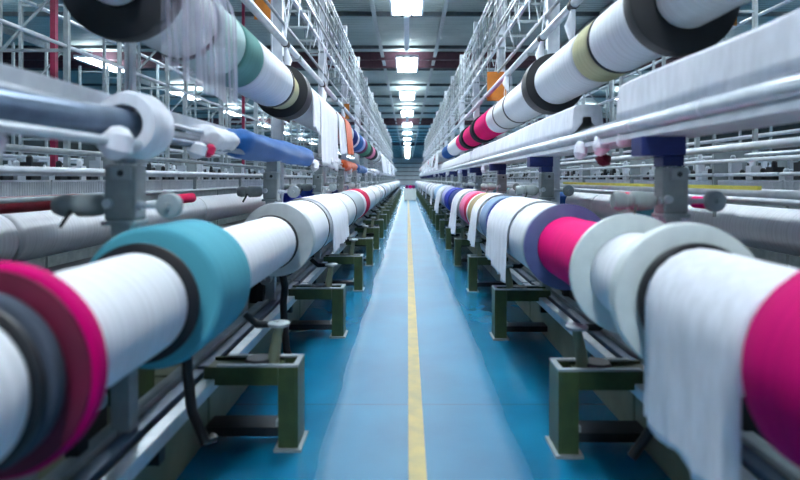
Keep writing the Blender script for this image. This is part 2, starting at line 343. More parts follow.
# each row: (c_near, c_far, radius, colour, words, front, back); c = picture distance of the axis from the vanishing point
FW, FG, FP, FK = M['flangewhite'], M['flangegrey'], M['flangepurple'], M['blackring']
ROWS = {
 'lower left': (-1.0, H-.464, [
   (980, 452, .19, 'white', 'white yarn roll cut off at the left edge of the picture', None, (.203, .02, FK)),
   (448, 430, .212, 'slate', 'dark slate ring between the white roll end and the magenta ring', None, None),
   (424, 402, .262, 'magenta', 'deep magenta yarn ring with shade painted as a maroon shade disc, at the left edge', (.25, .012, M['maroon']), None),
   (402, 267, .192, 'white', 'big white yarn roll between magenta ring and teal package', None, (.225, .02, FK)),
   (258.5, 215, .278, 'teal', 'wide teal blue yarn package beside the nearest left machine head', None, None),
   (215, 136, .19, 'white', 'white yarn roll behind the teal package', None, (.2, .03, FK)),
   (131, 105.8, .265, 'white', 'white yarn package with wide grey front flange', (.283, .12, FG), (.27, .03, FK)),
   (105, 82, .268, 'white', 'full white package behind the thin black ring, left row', None, None),
   (81.5, 69, .262, 'offwhite', 'off-white package with pale grey front flange, before the pale grey one', (.282, .1, FG), (.268, .05, FK)),
   (68.5, 58, .262, 'grey', 'pale grey yarn package before the crimson ring', None, None),
   (57.5, 55.5, .265, 'white', 'thin white ring just before the crimson ring', None, None),
   (55.5, 51.5, .28, 'red', 'narrow crimson yarn ring in the lower left row', None, None),
   (51.3, 43, .265, 'white', 'white package right behind the crimson ring', None, (.28, .05, FG)),
   (42.8, 36, .265, 'offwhite', 'off-white package two places behind the crimson ring', None, (.27, .05, FK)),
 ]),
 'lower right': (1.08, H-.46, [
   (900, 440, .272, 'magenta', 'large magenta yarn package at the right edge of the picture', None, None),
   (438, 288, .192, 'white', 'white yarn roll under the hanging cloth beside the magenta package', None, (.222, .03, FK)),
   (284, 221, .205, 'white', 'white bobbin with two wide pale flanges, right row', (.292, .075, FW), (.292, .04, FW)),
   (215, 158, .207, 'pink', 'bright pink yarn package on a slate violet flange', None, (.292, .05, FP)),
   (157, 107, .272, 'white', 'wide white package with pale grey front flange, behind the violet flange', (.286, .06, FG), None),
   (106.5, 104, .27, 'navy', 'thin navy yarn ring behind the wide white package', None, None),
   (103.5, 96.5, .277, 'greyblue', 'grey-blue yarn package, lower right row', None, None),
   (96, 87, .272, 'white', 'white package between grey-blue and tan packages', None, None),
   (86.5, 80, .275, 'tan', 'tan yarn package in the lower right row', None, None),
   (79.5, 78, .27, 'white', 'thin white ring between tan and red packages', None, None),
   (77.5, 74, .262, 'red', 'rose red yarn ring in the lower right row', None, None),
   (73.5, 69, .272, 'rose', 'soft pink yarn package behind the rose red ring', None, None),
   (68.5, 60, .27, 'white', 'white package behind the soft pink one', None, (.28, .06, FK)),
   (59, 54, .268, 'navy', 'dark navy package in the lower right row', None, None),
   (53.5, 49, .274, 'royal', 'royal blue package in the lower right row', None, None),
   (48.5, 45, .27, 'lavender', 'lavender package behind the royal blue one', None, None),
   (44.5, 39, .272, 'white', 'white package behind the lavender one, right row', None, None),
   (38.5, 35, .272, 'paleblue', 'pale blue package, last clear colour of the lower right row', None, None),
 ]),
 'upper left': (-1.37, H+.955, [
   (700, 290, .14, 'white', 'thin white roll end inside the big black flange, top left', None, None),
   (289, 225, .225, 'offwhite', 'pale roll with big black front flange, top left above the sheer cloth', (.292, .09, FK), (.236, .025, FK)),
   (224, 194, .233, 'mint', 'mint white yarn section before the sage green band', None, None),
   (193, 173, .237, 'sage', 'sage green yarn band on the upper left roll', None, None),
   (172.5, 136, .233, 'white', 'broad white yarn section behind the sage green band', None, (.238, .05, FK)),
   (135, 127, .205, 'cream', 'narrow cream yarn ring between two black rings, upper left', None, None),
   (126.5, 84, .225, 'white', 'white roll behind the second black flange, upper left', (.292, .3, FK), None),
   (83.5, 64, .225, 'offwhite', 'white roll before the dark blue rings, upper left', None, None),
   (63.5, 59.5, .235, 'navy', 'first navy blue ring of the upper left row', None, None),
   (59.3, 57.5, .233, 'white', 'thin white ring between the navy and blue rings, upper left', None, None),
   (57.3, 53, .237, 'blue', 'blue yarn ring, upper left', None, None),
   (52.8, 50.5, .235, 'lavender', 'thin lavender ring behind the blue ring, upper left', None, None),
   (50.3, 48, .237, 'plum', 'plum red yarn ring, upper left', None, None),
   (47.8, 44, .237, 'green', 'green yarn ring behind the plum one, upper left', None, None),
   (43.8, 41.5, .24, 'black', 'black ring between green and rose rings, upper left', None, None),
   (41.3, 38.5, .235, 'rose', 'soft rose ring before the last black ring, upper left', None, None),
   (38.3, 36, .24, 'black', 'last black ring of the upper left row before the far packages', None, None),
 ]),
 'upper right': (1.465, H+.955, [
   (900, 279, .17, 'offwhite', 'pale roll end in front of the big black flange, top right', None, None),
   (278, 212, .223, 'white', 'white roll with big black front flange, top right', (.296, .1, FK), (.228, .02, FK)),
   (211, 193.5, .224, 'cream', 'cream olive yarn band on the upper right roll', None, None),
   (193, 149, .222, 'white', 'ribbed white roll between cream band and black flange, upper right', None, None),
   (148, 112, .22, 'white', 'white roll behind the second black flange, upper right', (.295, .24, FK), (.226, .04, FK)),
   (111.5, 100, .222, 'offwhite', 'short white package between thin black rings, upper right', None, (.227, .05, FK)),
   (99.5, 92, .222, 'white', 'white package next before the pink packages, upper right', None, None),
   (91.5, 78.5, .228, 'pink', 'nearest pink package of the upper right row', None, None),
   (78, 75, .256, 'black', 'black ring between the first two pink packages, upper right', None, None),
   (74.8, 65.5, .228, 'pink', 'middle pink package of the upper right row', None, None),
   (65.2, 62, .256, 'black', 'black ring behind the middle pink package, upper right', None, None),
   (61.8, 57, .228, 'pink', 'farthest narrow pink package of the upper right row', None, None),
   (56.5, 47, .23, 'white', 'white package behind the pink packages, upper right', None, None),
   (46.5, 40.5, .232, 'blue', 'blue package in the upper right row', None, None),
   (40, 36, .23, 'white', 'white package behind the blue one, upper right', None, None),
 ]),
}
YEND = 60.0
far_cols = {'lower left': ['white', 'offwhite', 'white', 'black', 'mint', 'white', 'lavender', 'white', 'grey', 'white', 'paleblue'],
            'lower right': ['white', 'lavender', 'paleblue', 'white', 'royal', 'white', 'lavender', 'white', 'mint', 'white'],
            'upper left': ['white', 'white', 'black', 'white', 'offwhite', 'red', 'white', 'white', 'lavender'],
            'upper right': ['white', 'mint', 'white', 'red', 'white', 'black', 'white', 'offwhite']}
for rn, (X, Z, segs) in ROWS.items():
    last = 0
    for (c0, c1, r, cn, words, fr, bk) in segs:
        y0 = F*abs(X)/c0; y1 = F*abs(X)/c1
        y0 = max(y0, last+.001)
        package((X, Z), y0, y1, r, COL[cn], words, front=fr, back=bk, group='packages on the %s row' % rn, seg=96 if c0 > 100 else 56)
        last = y1
    y = last+.01; i = 0
    while y < YEND:
        cn = far_cols[rn][i % len(far_cols[rn])]; L = random.uniform(.5, 1.3) if cn in ('white', 'offwhite') else random.uniform(.25, .6)
        L *= 1 if y < 28 else 1.8
        base = .262 if 'lower' in rn else .228
        package((X, Z), y, min(y+L, YEND+.4), base+random.uniform(-.006, .01), COL[cn],
                '%s yarn package in the distant part of the %s row' % (WORD.get(cn, cn), rn), group='distant %s packages of the %s row' % (WORD.get(cn, cn), rn),
                front=(base+.02, .05, FG) if i % 3 == 1 else None, seg=32)
        y += L+.012; i += 1
    # the shaft that carries the row
    t = MB().tube([(X, .45, Z), (X, YEND+.8, Z)], .048, 20).build('roll_shaft', M['steel'])
    tag(t, 'long steel shaft carrying the %s row of yarn packages' % rn, 'shaft')

# ------------------------------------------------------------------ draped cloths
def drape(s, X, Z, r, y0, y1, hem0, hem1, mat, label, amp=.03, folds=7, back=.5, name='hanging_cloth', group=None, wid=None, solid=.005):
    """cloth over a roll: from behind the top, over it, down on the aisle side to the hem"""
    rows = []; nu = max(12, int(folds*7)); nv = 26; rr = r+.010
    ph = random.uniform(0, 6)
    for i in range(nu+1):
        u = i/nu; y = y0+(y1-y0)*u; hem = hem0+(hem1-hem0)*u; row = []
        a0 = -back*PI/2
        for j in range(nv+1):
            v = j/nv
            if v < .4:
                a = a0 + (PI/2-a0)*(v/.4)           # angle from top towards the aisle side
                px = X - s*rr*math.sin(a); pz = Z + rr*math.cos(a); w = 0
                if a > .5: w = (a-.5)*.2
            else:
                t = (v-.4)/.6; px = X - s*rr; pz = Z + (hem-Z)*t; w = .22+.78*t
                pz += .012*math.sin(u*folds*4+ph)*t
            wv = math.sin(u*folds*2*PI+ph)+.5*math.sin(u*folds*3.7*PI+ph*2)+.4*math.sin(u*folds*.8*PI)
            px += -s*abs(amp*w*.1) - s*amp*w*(wv*.5+.85)
            py = y + amp*w*.6*math.cos(u*folds*2*PI+ph)
            row.append((px, py-y0, pz-Z))
        rows.append(row)
    for rw in rows:
        for q in range(len(rw)): rw[q] = (rw[q][0]-X, rw[q][1], rw[q][2])
    o = MB().grid(rows).build(name, mat, loc=(X, y0, Z), solid=solid)
    return tag(o, label, 'cloth', group)
LL, LR, UL, UR = [(ROWS[k][0], ROWS[k][1]) for k in ('lower left', 'lower right', 'upper left', 'upper right')]
W = M['white_cloth']
drape(1, *LR, .194, 1.47, 2.06, .60, .62, W, 'large white cloth hanging over the roll beside the magenta package, bottom right', .012, 4, .9)
drape(1, *LR, .276, 4.45, 5.55, .66, .74, W, 'white cloth hanging over the wide white package, behind the violet flange', .015, 6)
drape(1, *LR, .279, 6.35, 6.9, .72, .74, W, 'white cloth hanging between grey-blue and tan packages', .03, 3)
drape(1, *LR, .279, 8.85, 9.9, .62, .66, W, 'white cloth hanging past the soft pink package, lower right', .05, 4)
drape(1, *LR, .279, 13.6, 15.2, .66, .66, W, 'white cloth hanging behind the lavender package, lower right', .05, 4)
drape(-1, *LL, .272, 5.38, 6.75, .80, .82, W, 'white cloth on the package behind the thin black ring, lower left', .018, 6)
for i in range(6):
    y = 11.3+i*5.2
    drape(1, *LR, .288, y+6, y+7.1, .7, .7, W, 'white cloth hanging in the distant part of the lower right row', .03, 3, group='distant cloths lower right')
drape(-1, *UL, .29, 2.42, 3.5, 1.98, 1.93, M['sheer'], 'sheer white voile hanging from the upper left roll, see-through', .02, 6, .9, solid=0)
drape(-1, *UL, .238, 6.62, 7.15, 2.12, 2.05, W, 'short white cloth right behind the second black flange, upper left', .015, 2)
drape(-1, *UL, .24, 7.2, 8.9, 1.70, 1.62, W, 'long white cloth hanging to the guide rail behind the second black flange, upper left', .02, 4)
drape(-1, *UL, .243, 9.05, 9.8, 1.92, 1.94, W, 'short white cloth beside the orange cloth, upper left', .04, 3)
drape(-1, *UL, .252, 9.9, 11.0, 1.95, 1.98, M['orange_cloth'], 'orange cloth hanging beside the navy ring, upper left', .04, 3)
for i, y in enumerate((22.6, 25.4, 28.6, 32, 36, 40)):
    drape(-1, *UL, .262, y, y+2.0, 1.75, 1.75, W, 'white cloth hanging in the distant part of the upper left row', .09, 3, group='distant cloths upper left')
for i, y in enumerate((21.5, 25.2, 29, 33, 37.5, 41.5)):
    drape(1, *UR, .262, y, y+1.9, 1.9, 1.9, W, 'white cloth hanging in the distant part of the upper right row', .07, 3, group='distant cloths upper right')

# ------------------------------------------------------------------ floor brackets
def bracket_proto():
    r = thing('floor_bracket', '', 'bracket', (0, 0, 0), )
    # local +X leads away from the aisle, +Y into the hall
    MB().box(0, .014, 0, .2, .014, .46).box(.014, .11, .0, .014, .014, .46).box(.014, .11, .186, .2, .014, .46).build('post', M['green'], r, smooth=False, bevel=.003)
    MB().box(-.02, .13, -.02, .22, 0, .014).build('foot_plate', M['castgrey'], r, smooth=False)
    MB().box(.112, .52, 0, .014, .36, .46).box(.112, .52, .186, .2, .36, .46).box(.112, .52, .014, .186, .43, .444).build('cross_beam', M['green'], r, smooth=False, bevel=.003)
    MB().box(0.0, .45, 0, .03, .4605, .472).box(0.0, .45, .17, .2, .4605, .472).box(0, .03, .03, .17, .4605, .472).build('top_plate', M['steel'], r, smooth=False)
    MB().box(.112, .52, .02, .18, .07, .12).build('lower_shelf', M['darkmetal'], r, smooth=False)
    MB().box(.05, .13, .03, .17, .12, .15).build('shelf_clip', M['steel'], r, smooth=False)
    mb = MB().lathe([(.445, .075), (.47, .08), (.485, .07)], 24, .24, .1, axis='z'); mb.build('clamp_base', M['darkmetal'], r)
    pg = MB().tube([(.16, .09, .445), (.145, .09, .55), (.125, .09, .66)], [.036, .03, .026], 14).build('peg', M['olive'], r)
    MB().lathe([(.66, .028), (.668, .06), (.684, .062), (.69, .05)], 24, .125, .09, axis='z').build('peg_cap', M['steel'], pg)
    MB().tube([(.125, .09, .675), (.26, .13, .665), (.33, .14, .72)], [.018, .022, .02], 10).build('lever', M['darkmetal'], r)
    return r
bp_ = bracket_proto(); firstb = True
for s, X in ((-1, -.605), (1, .815)):
    src = None
    for i in range(25):
        y = 3.02+2.2*i + (.07 if s < 0 else 0)
        if s > 0:
            o = bp_ if firstb else copy_tree(bp_); firstb = False
        else:
            o = copy_tree(bp_) if not firstb else bp_; firstb = False
        o.location = (X, y, 0); o.scale = (1 if s > 0 else -1, 1, 1)
        o['group'] = 'green floor brackets along the %s side of the aisle' % SIDE[s]
        if i < 7: o['label'] = 'green steel floor bracket on the %s side of the aisle, %s' % (SIDE[s], nth(i))
        else:
            o['label'] = 'small distant green floor bracket on the %s side of the aisle' % SIDE[s]; o['group'] = 'distant green brackets, %s side' % SIDE[s]

# ------------------------------------------------------------------ machine bases with rails
for s, Xb in ((-1, -1.15), (1, 1.31)):
    sd = SIDE[s]; xo = s*1.75 + (Xb+.0)
    for i in range(21):
        y0 = .5+2.75*i; y1 = y0+2.73
        lab = 'olive machine base under the lower %s row, %s' % (sd, nth(i)) if i < 5 else 'distant olive machine base under the lower %s row' % sd
        r = thing('machine_plinth', lab, 'machine base', (Xb, y0, 0), ('olive machine bases, ' if i < 5 else 'distant olive machine bases, ')+sd)
        L = y1-y0
        MB().box(0, s*1.75, 0, L, 0, .36).build('base_panel', M['olive'], r, smooth=False, bevel=.01)
        MB().box(s*.42, s*1.7, .02, L-.02, .362, .80).build('inner_housing', M['darkmetal'], r, smooth=False, bevel=.01)
        if i < 6:
            for q in range(6): MB().box(s*.22, s*(.3+.05*(q % 2)), .2+q*.42, .32+q*.42+.06*(q % 3), .361, .5+.05*(q % 3)).build('valve_block', (M['castgrey'], M['darkmetal'], M['green'])[q % 3], r, smooth=False, bevel=.006)
            MB().tube([(s*.34, .05, .6), (s*.34, L-.05, .6)], .03, 10).build('supply_pipe', M['castgrey'], r)
        for k, (dx, z) in enumerate(((-.09, .36), (.0, .375), (.09, .39))):
            MB().box(s*(dx+.005), s*(dx+.075), .01, L-.01, z if dx >= 0 else .33, z+.035).build('slide_rail', (M['bright'], M['bluegrey'], M['steel'])[k], r, smooth=False, bevel=.006)
        for yy in (.5, 1.9): MB().box(-s*.085, s*.0, yy, yy+.06, .27, .33).build('rail_clip', M['darkmetal'], r, smooth=False)
    # uprights between base and shafts
    for i in range(20):
        y = 2.2+2.75*i if s < 0 else 2.42+2.75*i
        lab = 'dark carrying arm under the lower %s row, %s' % (sd, nth(i)) if i < 4 else 'distant dark carrying arm under the lower %s row' % sd
        r = thing('carrying_arm', lab, 'arm', (Xb+s*.1, y, .42), ('carrying arms, ' if i < 4 else 'distant carrying arms, ')+sd)
        xs = (LL[0] if s < 0 else LR[0]) - (Xb+s*.1)
        MB().bar((s*.05, 0, .0), (s*.03, 0, .3), .07, .05).bar((s*.03, 0, .28), (xs, 0, .5), .05, .06).build('arm_plate', M['darkmetal'], r, smooth=False)
        mb = MB().lathe([(-.03, .075), (.03, .075)], 20, xs, (LL[1])-.42, bore=.05); mb.build('bearing', M['steel'], r)
        MB().lathe([(-.045, .05), (.045, .05)], 16, s*.0, .2, bore=.01).build('guide_roller', M['steel'], r)

def hose(pts, r, label, mat='hose'):
    tag(MB().tube(pts, r, 10).build('rubber_hose', M[mat]), label, 'hose')
hose([(-1.02, 4.55, .75), (-1.0, 4.57, .62), (-1.02, 4.6, .48), (-1.0, 4.55, .3), (-.97, 4.5, .12), (-.93, 4.5, .03)], .03, 'thick black hose dropping to the floor between first and second left brackets')
hose([(-1.02, 2.6, .8), (-1.03, 2.62, .6), (-1.0, 2.6, .42), (-.92, 2.55, .3), (-.9, 2.6, .3)], .024, 'black hose behind the teal package by the first left bracket')
hose([(1.2, 2.55, .8), (1.18, 2.6, .55), (1.14, 2.6, .35), (1.05, 2.62, .2)], .024, 'black hose under the pale flanges on the right')

# ------------------------------------------------------------------ machine heads
def head_proto():
    r = thing('gear_unit', '', 'machine head', (0, 0, 0))
    # local origin at the base of the column on the machine base; +X away from the aisle
    MB().box(-.04, .045, .02, .1, 0, .98).build('column', M['steel'], r, smooth=False, bevel=.006)
    hd = MB().box(-.068, .062, 0, .12, .925, 1.165).build('gear_box', M['castgrey'], r, smooth=False, bevel=.012)
    MB().box(-.06, .03, -.012, 0, 1.1, 1.155).build('cover_plate', M['steel'], hd, smooth=False, bevel=.003)
    MB().lathe([(-.014, .014), (0, .014)], 12, -.015, 1.128).build('bolt', M['darkmetal'], hd)
    MB().box(-.072, .07, -.01, .13, .905, .925).build('mount_plate', M['steel'], r, smooth=False, bevel=.004)
    # transverse damper shaft
    MB().tube([(-.09, .03, .99), (.07, .03, .99)], .02, 14).build('shaft', M['bright'], r)
    MB().lathe([(-.006, .018), (.0, .05), (.012, .056), (.03, .056), (.034, .02)], 28, -.21, .99, bore=.014).tube([(-.21, .0, .99), (-.21, -.03, .99)], .013, 10).build('end_disc', M['steel'], r)
    MB().tube([(-.21, .03, .99), (-.09, .03, .99)], .014, 10).build('disc_stub', M['bright'], r)
    rl = MB().lathe([(.075, .02), (.1, .045), (.14, .05), (.2, .05), (.21, .036), (.23, .036), (.24, .046), (.27, .05), (.3, .04)], 28, .06, .99, axis='x').build('damper', M['castgrey'], r)
    MB().tube([(.2, .0, .97), (.23, -.03, .9)], .008, 8).build('lever', M['darkmetal'], rl)
    MB().lathe([(-.02, .02), (.0, .022)], 12, .04, 1.0).build('bolt', M['bright'], hd)
    return r
hp = head_proto(); fh = True
HEADS = {-1: [], 1: []}
for s, X in ((-1, -1.23), (1, 1.37)):
    for i in range(21):
        y = (2.38 if s < 0 else 2.86)+2.62*i
        o = hp if fh else copy_tree(hp); fh = False
        o.location = (X, y, .396); o.scale = (-1, 1, 1); HEADS[s].append(y)
        if i < 5: o['label'] = 'grey gear head on a column behind the lower %s row, %s' % (SIDE[s], nth(i)); o['group'] = 'gear heads, %s side' % SIDE[s]
        else: o['label'] = 'distant grey gear head on the %s side' % SIDE[s]; o['group'] = 'distant gear heads, %s side' % SIDE[s]

# navy arms carrying the right guide rail; steel ones on the left
for s, X in ((-1, -1.22), (1, 1.37)):
    for i, y in enumerate(HEADS[s]):
        m_ = M['navy'] if s > 0 else M['steel']
        lab = '%s arm holding the %s guide rail, %s' % ('navy blue' if s > 0 else 'grey', SIDE[s], nth(i)) if i < 5 else 'distant %s arm holding the %s guide rail' % ('navy' if s > 0 else 'grey', SIDE[s])
        mb = MB().box(X-.05, X+.05, y+.03, y+.15, 1.567, 1.66)
        if s > 0: mb = MB().box(X-.05, X+.06, y+.03, y+.15, 1.567, 1.62).box(X-.17, X+.06, y+.01, y+.15, 1.62, 1.72)
        o = mb.build('support_arm', m_, smooth=False, bevel=.005); tag(o, lab, 'arm', ('guide rail arms, ' if i < 5 else 'distant guide rail arms, ')+SIDE[s])

# ------------------------------------------------------------------ guide rails and what is on them
def along(name, X, Z, r, y0, y1, mat, label, seg=14):
    o = MB().tube([(0, 0, 0), (0, y1-y0, 0)], r, seg).build(name, mat, loc=(X, y0, Z)); return tag(o, label, 'rail')
r_ = thing('guide_rail', 'bundle of parallel steel bars running above the lower left row', 'rail', (-1.22, .6, 1.66))
for (dx, dz, rd, mt) in ((0, .07, .022, 'bright'), (-.05, .045, .022, 'bluegrey'), (.05, .03, .018, 'bluegrey'), (.02, .115, .012, 'bright')):
    MB().tube([(dx, 0, dz), (dx, YEND-.6, dz)], rd, 10).build('bar', M[mt], r_)
MB().box(-.2, -.09, 0, YEND-.6, .155, .215).build('top_strip', M['whitepaint'], r_, smooth=False)
for k_ in range(22): MB().box(-.15, .06, 1.82+.03+2.62*k_, 1.82+.13+2.62*k_, -.0, .024).box(-.15, -.1, 1.85+2.62*k_, 1.95+2.62*k_, .024, .155).build('rail_saddle', M['steel'], r_, smooth=False)
r_ = thing('feed_tube', 'thick blue-grey tube in the left foreground running into a white ring', 'tube', (-1.2, .6, 1.755))
MB().tube([(0, 0, -.075), (0, 1.82, -.02)], .062, 28).build('tube_body', M['bluegrey'], r_)
MB().lathe([(1.8, .04), (1.82, .066), (1.84, .066), (1.86, .03)], 28, 0, -.02).build('end_cap', M['castgrey'], r_)
MB().lathe([(-.0, .018), (1.75, .018)], 14, .07, -.11).build('side_tube', M['bright'], r_)
o = MB().lathe([(0, .10), (.01, .132), (.05, .148), (.15, .15), (.19, .14), (.2, .11)], 48, bore=.084).build('yarn_ring', M['white_cloth'], loc=(-1.2, 2.36, 1.732)); tag(o, 'fat white ring of yarn at the end of the blue-grey tube, left', 'yarn ring')

def bundle(X, Z, y0, y1, rx, rz, mat, label, lumps=5, name='cloth_bundle', cat='cloth'):
    """lumpy cloth wrapped round a rail"""
    mb = MB(); seg = 28; nu = max(10, int((y1-y0)/.05)); n = nu+1
    ph = [random.uniform(0, 6) for _ in range(4)]
    for i in range(n):
        u = i/nu; e = min(1, min(u, 1-u)*14+.45)
        for j in range(seg):
            a = 2*PI*j/seg
            w = 1+.05*math.sin(3*a+ph[0]+u*lumps*1)+.035*math.sin(u*lumps*5+ph[1]+a)+.035*math.sin(7*a+ph[2]+u*11)
            mb.v.append((rx*w*e*math.cos(a), (y1-y0)*u+.015*math.sin(5*a+ph[3])*(1 if i in (0, nu) else 0), rz*w*e*math.sin(a)))
    for i in range(nu):
        for j in range(seg): a = i*seg+j; b_ = i*seg+(j+1)%seg; mb.f.append((a, b_, b_+seg, a+seg))
    mb.f.append(tuple(range(seg))); mb.f.append(tuple(nu*seg+j for j in range(seg)))
    return tag(mb.build(name, mat, loc=(X, y0, Z)), label, cat)
bundle(-1.22, 1.758, 3.85, 6.75, .125, .105, M['blue_cloth'], 'bright blue cloth wrapped round the left guide rail')
bundle(-1.22, 1.745, 3.25, 3.77, .105, .078, W, 'white cloth wrapped on the rail just before the blue cloth')
bundle(-1.22, 1.76, 10.3, 12.4, .12, .1, M['orange_cloth'], 'orange cloth wrapped round the left guide rail past the white drape')
bundle(-1.22, 1.75, 12.9, 15.6, .12, .1, M['blue_cloth'], 'small distant blue cloth on the left guide rail behind the orange one')
bundle(-1.22, 1.77, 8.0, 9.2, .13, .1, W, 'white cloth wrapped on the left guide rail under the white drape')
for i in range(6): bundle(-1.22, 1.76, 19.4+i*4, 22+i*4, .12, .1, W, 'white cloth on the distant left guide rail')['group'] = 'white cloths on the distant left rail'

r_ = thing('guide_rail', 'white guide rail with tubes running above the lower right row', 'rail', (1.32, .6, 1.72))
MB().box(-.1, .2, 0, YEND-.6, .0, .03).build('rail_plate', M['whitepaint'], r_, smooth=False)
MB().tube([(-.07, 0, .075), (-.07, YEND-.6, .075)], .042, 18).build('bar', M['bright'], r_)
MB().tube([(.06, 0, .065), (.06, YEND-.6, .065)], .033, 14).build('bar', M['bright'], r_)
MB().tube([(.17, 0, .09), (.17, YEND-.6, .09)], .03, 14).build('bar', M['bluegrey'], r_)
MB().box(.0, .12, 0, YEND-.6, .11, .15).build('top_strip', M['whitepaint'], r_, smooth=False)
def cover(y0, y1, label, h=.2):
    """cloth cover laid over the right rail: a box-like tent with soft folds"""
    rows = []; n = int((y1-y0)/.07)+2
    for i in range(n+1):
        u = i/n; y = (y1-y0)*u; wv = .006*math.sin(u*n*.55)+.004*math.sin(u*n*1.3+2)
        sag = .006*math.sin(u*9)
        rows.append([(-.105-wv, y, -.012+.008*math.sin(u*n*.9)), (-.102-wv*.8, y, .05), (-.10-wv*.6, y, .12), (-.095, y, .19+sag), (-.075, y, .208+sag), (0, y, .214+sag), (.09, y, .21+sag), (.11, y, .19), (.115+wv, y, .1), (.12+wv, y, .0)])
    for q in (0, -1):
        rows.insert(0 if q == 0 else len(rows), [(p[0]*.3, p[1], .1+(p[2]-.1)*.2) for p in rows[q]])
    o = MB().grid(rows).build('rail_cover', W, loc=(1.36, y0, 1.85), solid=.008); return tag(o, label, 'cloth cover', 'white covers on the right rail')
cover(.75, 3.34, 'large white cloth cover over the right rail, in the foreground')
cover(4.25, 10.9, 'long white cloth cover over the right rail behind the gap')
cover(11.3, 20, 'distant white cloth cover over the right rail')
cover(20.5, 58, 'farthest white cloth cover over the right rail')
# loops of yarn along the tube
for i in range(13):
    y = 1.6+i*.73
    o = MB().lathe([(0, .045), (.006, .047), (.012, .045)], 16, bore=.0435).build('tie_ring', W, loc=(1.25, y, 1.795))
    tag(o, 'small white tie looped round the right rail tube', 'tie', 'white ties on the right rail')
def hank(X, Y, Z, L, r, mat, label):
    """hanging hank of yarn: pinched at the top, fuller below"""
    pts = [(0, 0, 0), (0, .005, -.12*L), (.01, 0, -.35*L), (0, -.01, -.7*L), (-.01, 0, -L)]
    o = MB().tube(pts, [r*.35, r*.7, r, r*1.05, r*.45], 16).build('yarn_hank', mat, loc=(X, Y, Z)); return tag(o, label, 'yarn hank')
hank(1.24, 3.6, 1.79, .14, .05, W, 'white hank of yarn hanging under the right rail before the navy arm')
hank(1.24, 3.25, 1.79, .10, .03, W, 'small white hank nearest the navy arm, right rail')
hank(1.255, 3.62, 1.655, .06, .05, M['maroon_cloth'], 'dark maroon knot hanging below the white hank, right')
hank(1.2, 3.9, 1.76, .12, .045, W, 'white yarn hank on the right rail, farther of the pair')
hank(-1.25, 1.62, 1.66, .1, .07, W, 'white yarn hank hanging at the left edge under the blue-grey tube')
hank(-1.12, 2.15, 1.7, .12, .06, W, 'white hank hanging under the blue-grey tube, left')
hank(-1.15, 3.05, 1.70, .08, .05, W, 'white hank under the rail between the white ring and blue cloth')
hank(-1.13, 3.2, 1.70, .07, .028, M['pink_cloth'], 'small crimson hank beside the white one, left rail')
for i in range(10):
    s = 1 if i % 2 else -1
    o = hank(1.24 if s > 0 else -1.16, 7+i*2.1, 1.74, .14, .05, W, 'small white hank on the distant %s rail' % SIDE[s]); o['group'] = 'small hanks on the distant %s rail' % SIDE[s]

# ------------------------------------------------------------------ tall frame above: pillars, rails, lattice
PX = {-1: -1.72, 1: 1.83}
for s in (-1, 1):
    X = PX[s]; sd = SIDE[s]
    for i in range(15):
        y = (3.45 if s < 0 else 3.1)+3.9*i
        if i == 0 and s > 0: continue
        lab = 'tall grey pillar of the %s frame, %s' % (sd, nth(i)) if i < 5 else 'distant tall pillar of the %s frame' % sd
        r = thing('frame_pillar', lab, 'pillar', (X, y, .36), ('pillars of the %s frame' if i < 5 else 'distant pillars of the %s frame') % sd)
        w = .15 if i else .05
        MB().box(-w/2, -w/2+.02, 0, .12 if i else .05, 0, 5.3).box(w/2-.02, w/2, 0, .12 if i else .05, 0, 5.3).box(-w/2+.02, w/2-.02, .02, .04, 0, 5.3).build('column', M['whitepaint'], r, smooth=False)
        MB().box(-s*.06, -s*.44, .02, .1, 2.06, 2.13).build('roll_arm', M['steel'], r, smooth=False)
        MB().box(-s*.06, -s*.32, .02, .09, 2.70, 2.76).build('rail_arm', M['steel'], r, smooth=False)
        MB().box(-s*.07, -s*.13, .0, .1, 2.4, 2.62).tube([(-s*.1, 0, 2.5), (-s*.1, -.06, 2.5)], .03, 12).build('switch_box', M['darkmetal'] if i % 2 else M['castgrey'], r, smooth=False)
        if i < 8: MB().tube([(-s*.09, -.01, 4.3), (-s*.11, -.03, 3.9), (-s*.1, -.06, 3.5), (-s*.14, -.05, 3.2), (-s*.1, -.02, 2.95)], .009, 6).build('cable', W, r)
    # steel handrail-like tube in front of the frame
    along('feed_rail', s*1.54 if s > 0 else -1.46, 3.12, .042, 1.0, YEND-1, M['bright'], 'bright round tube running above the upper %s row' % sd)
    along('upper_rail', X-s*.09, 3.55, .02, 1.0, YEND-1, M['steel'], 'thin upper tube along the %s frame' % sd, 8)
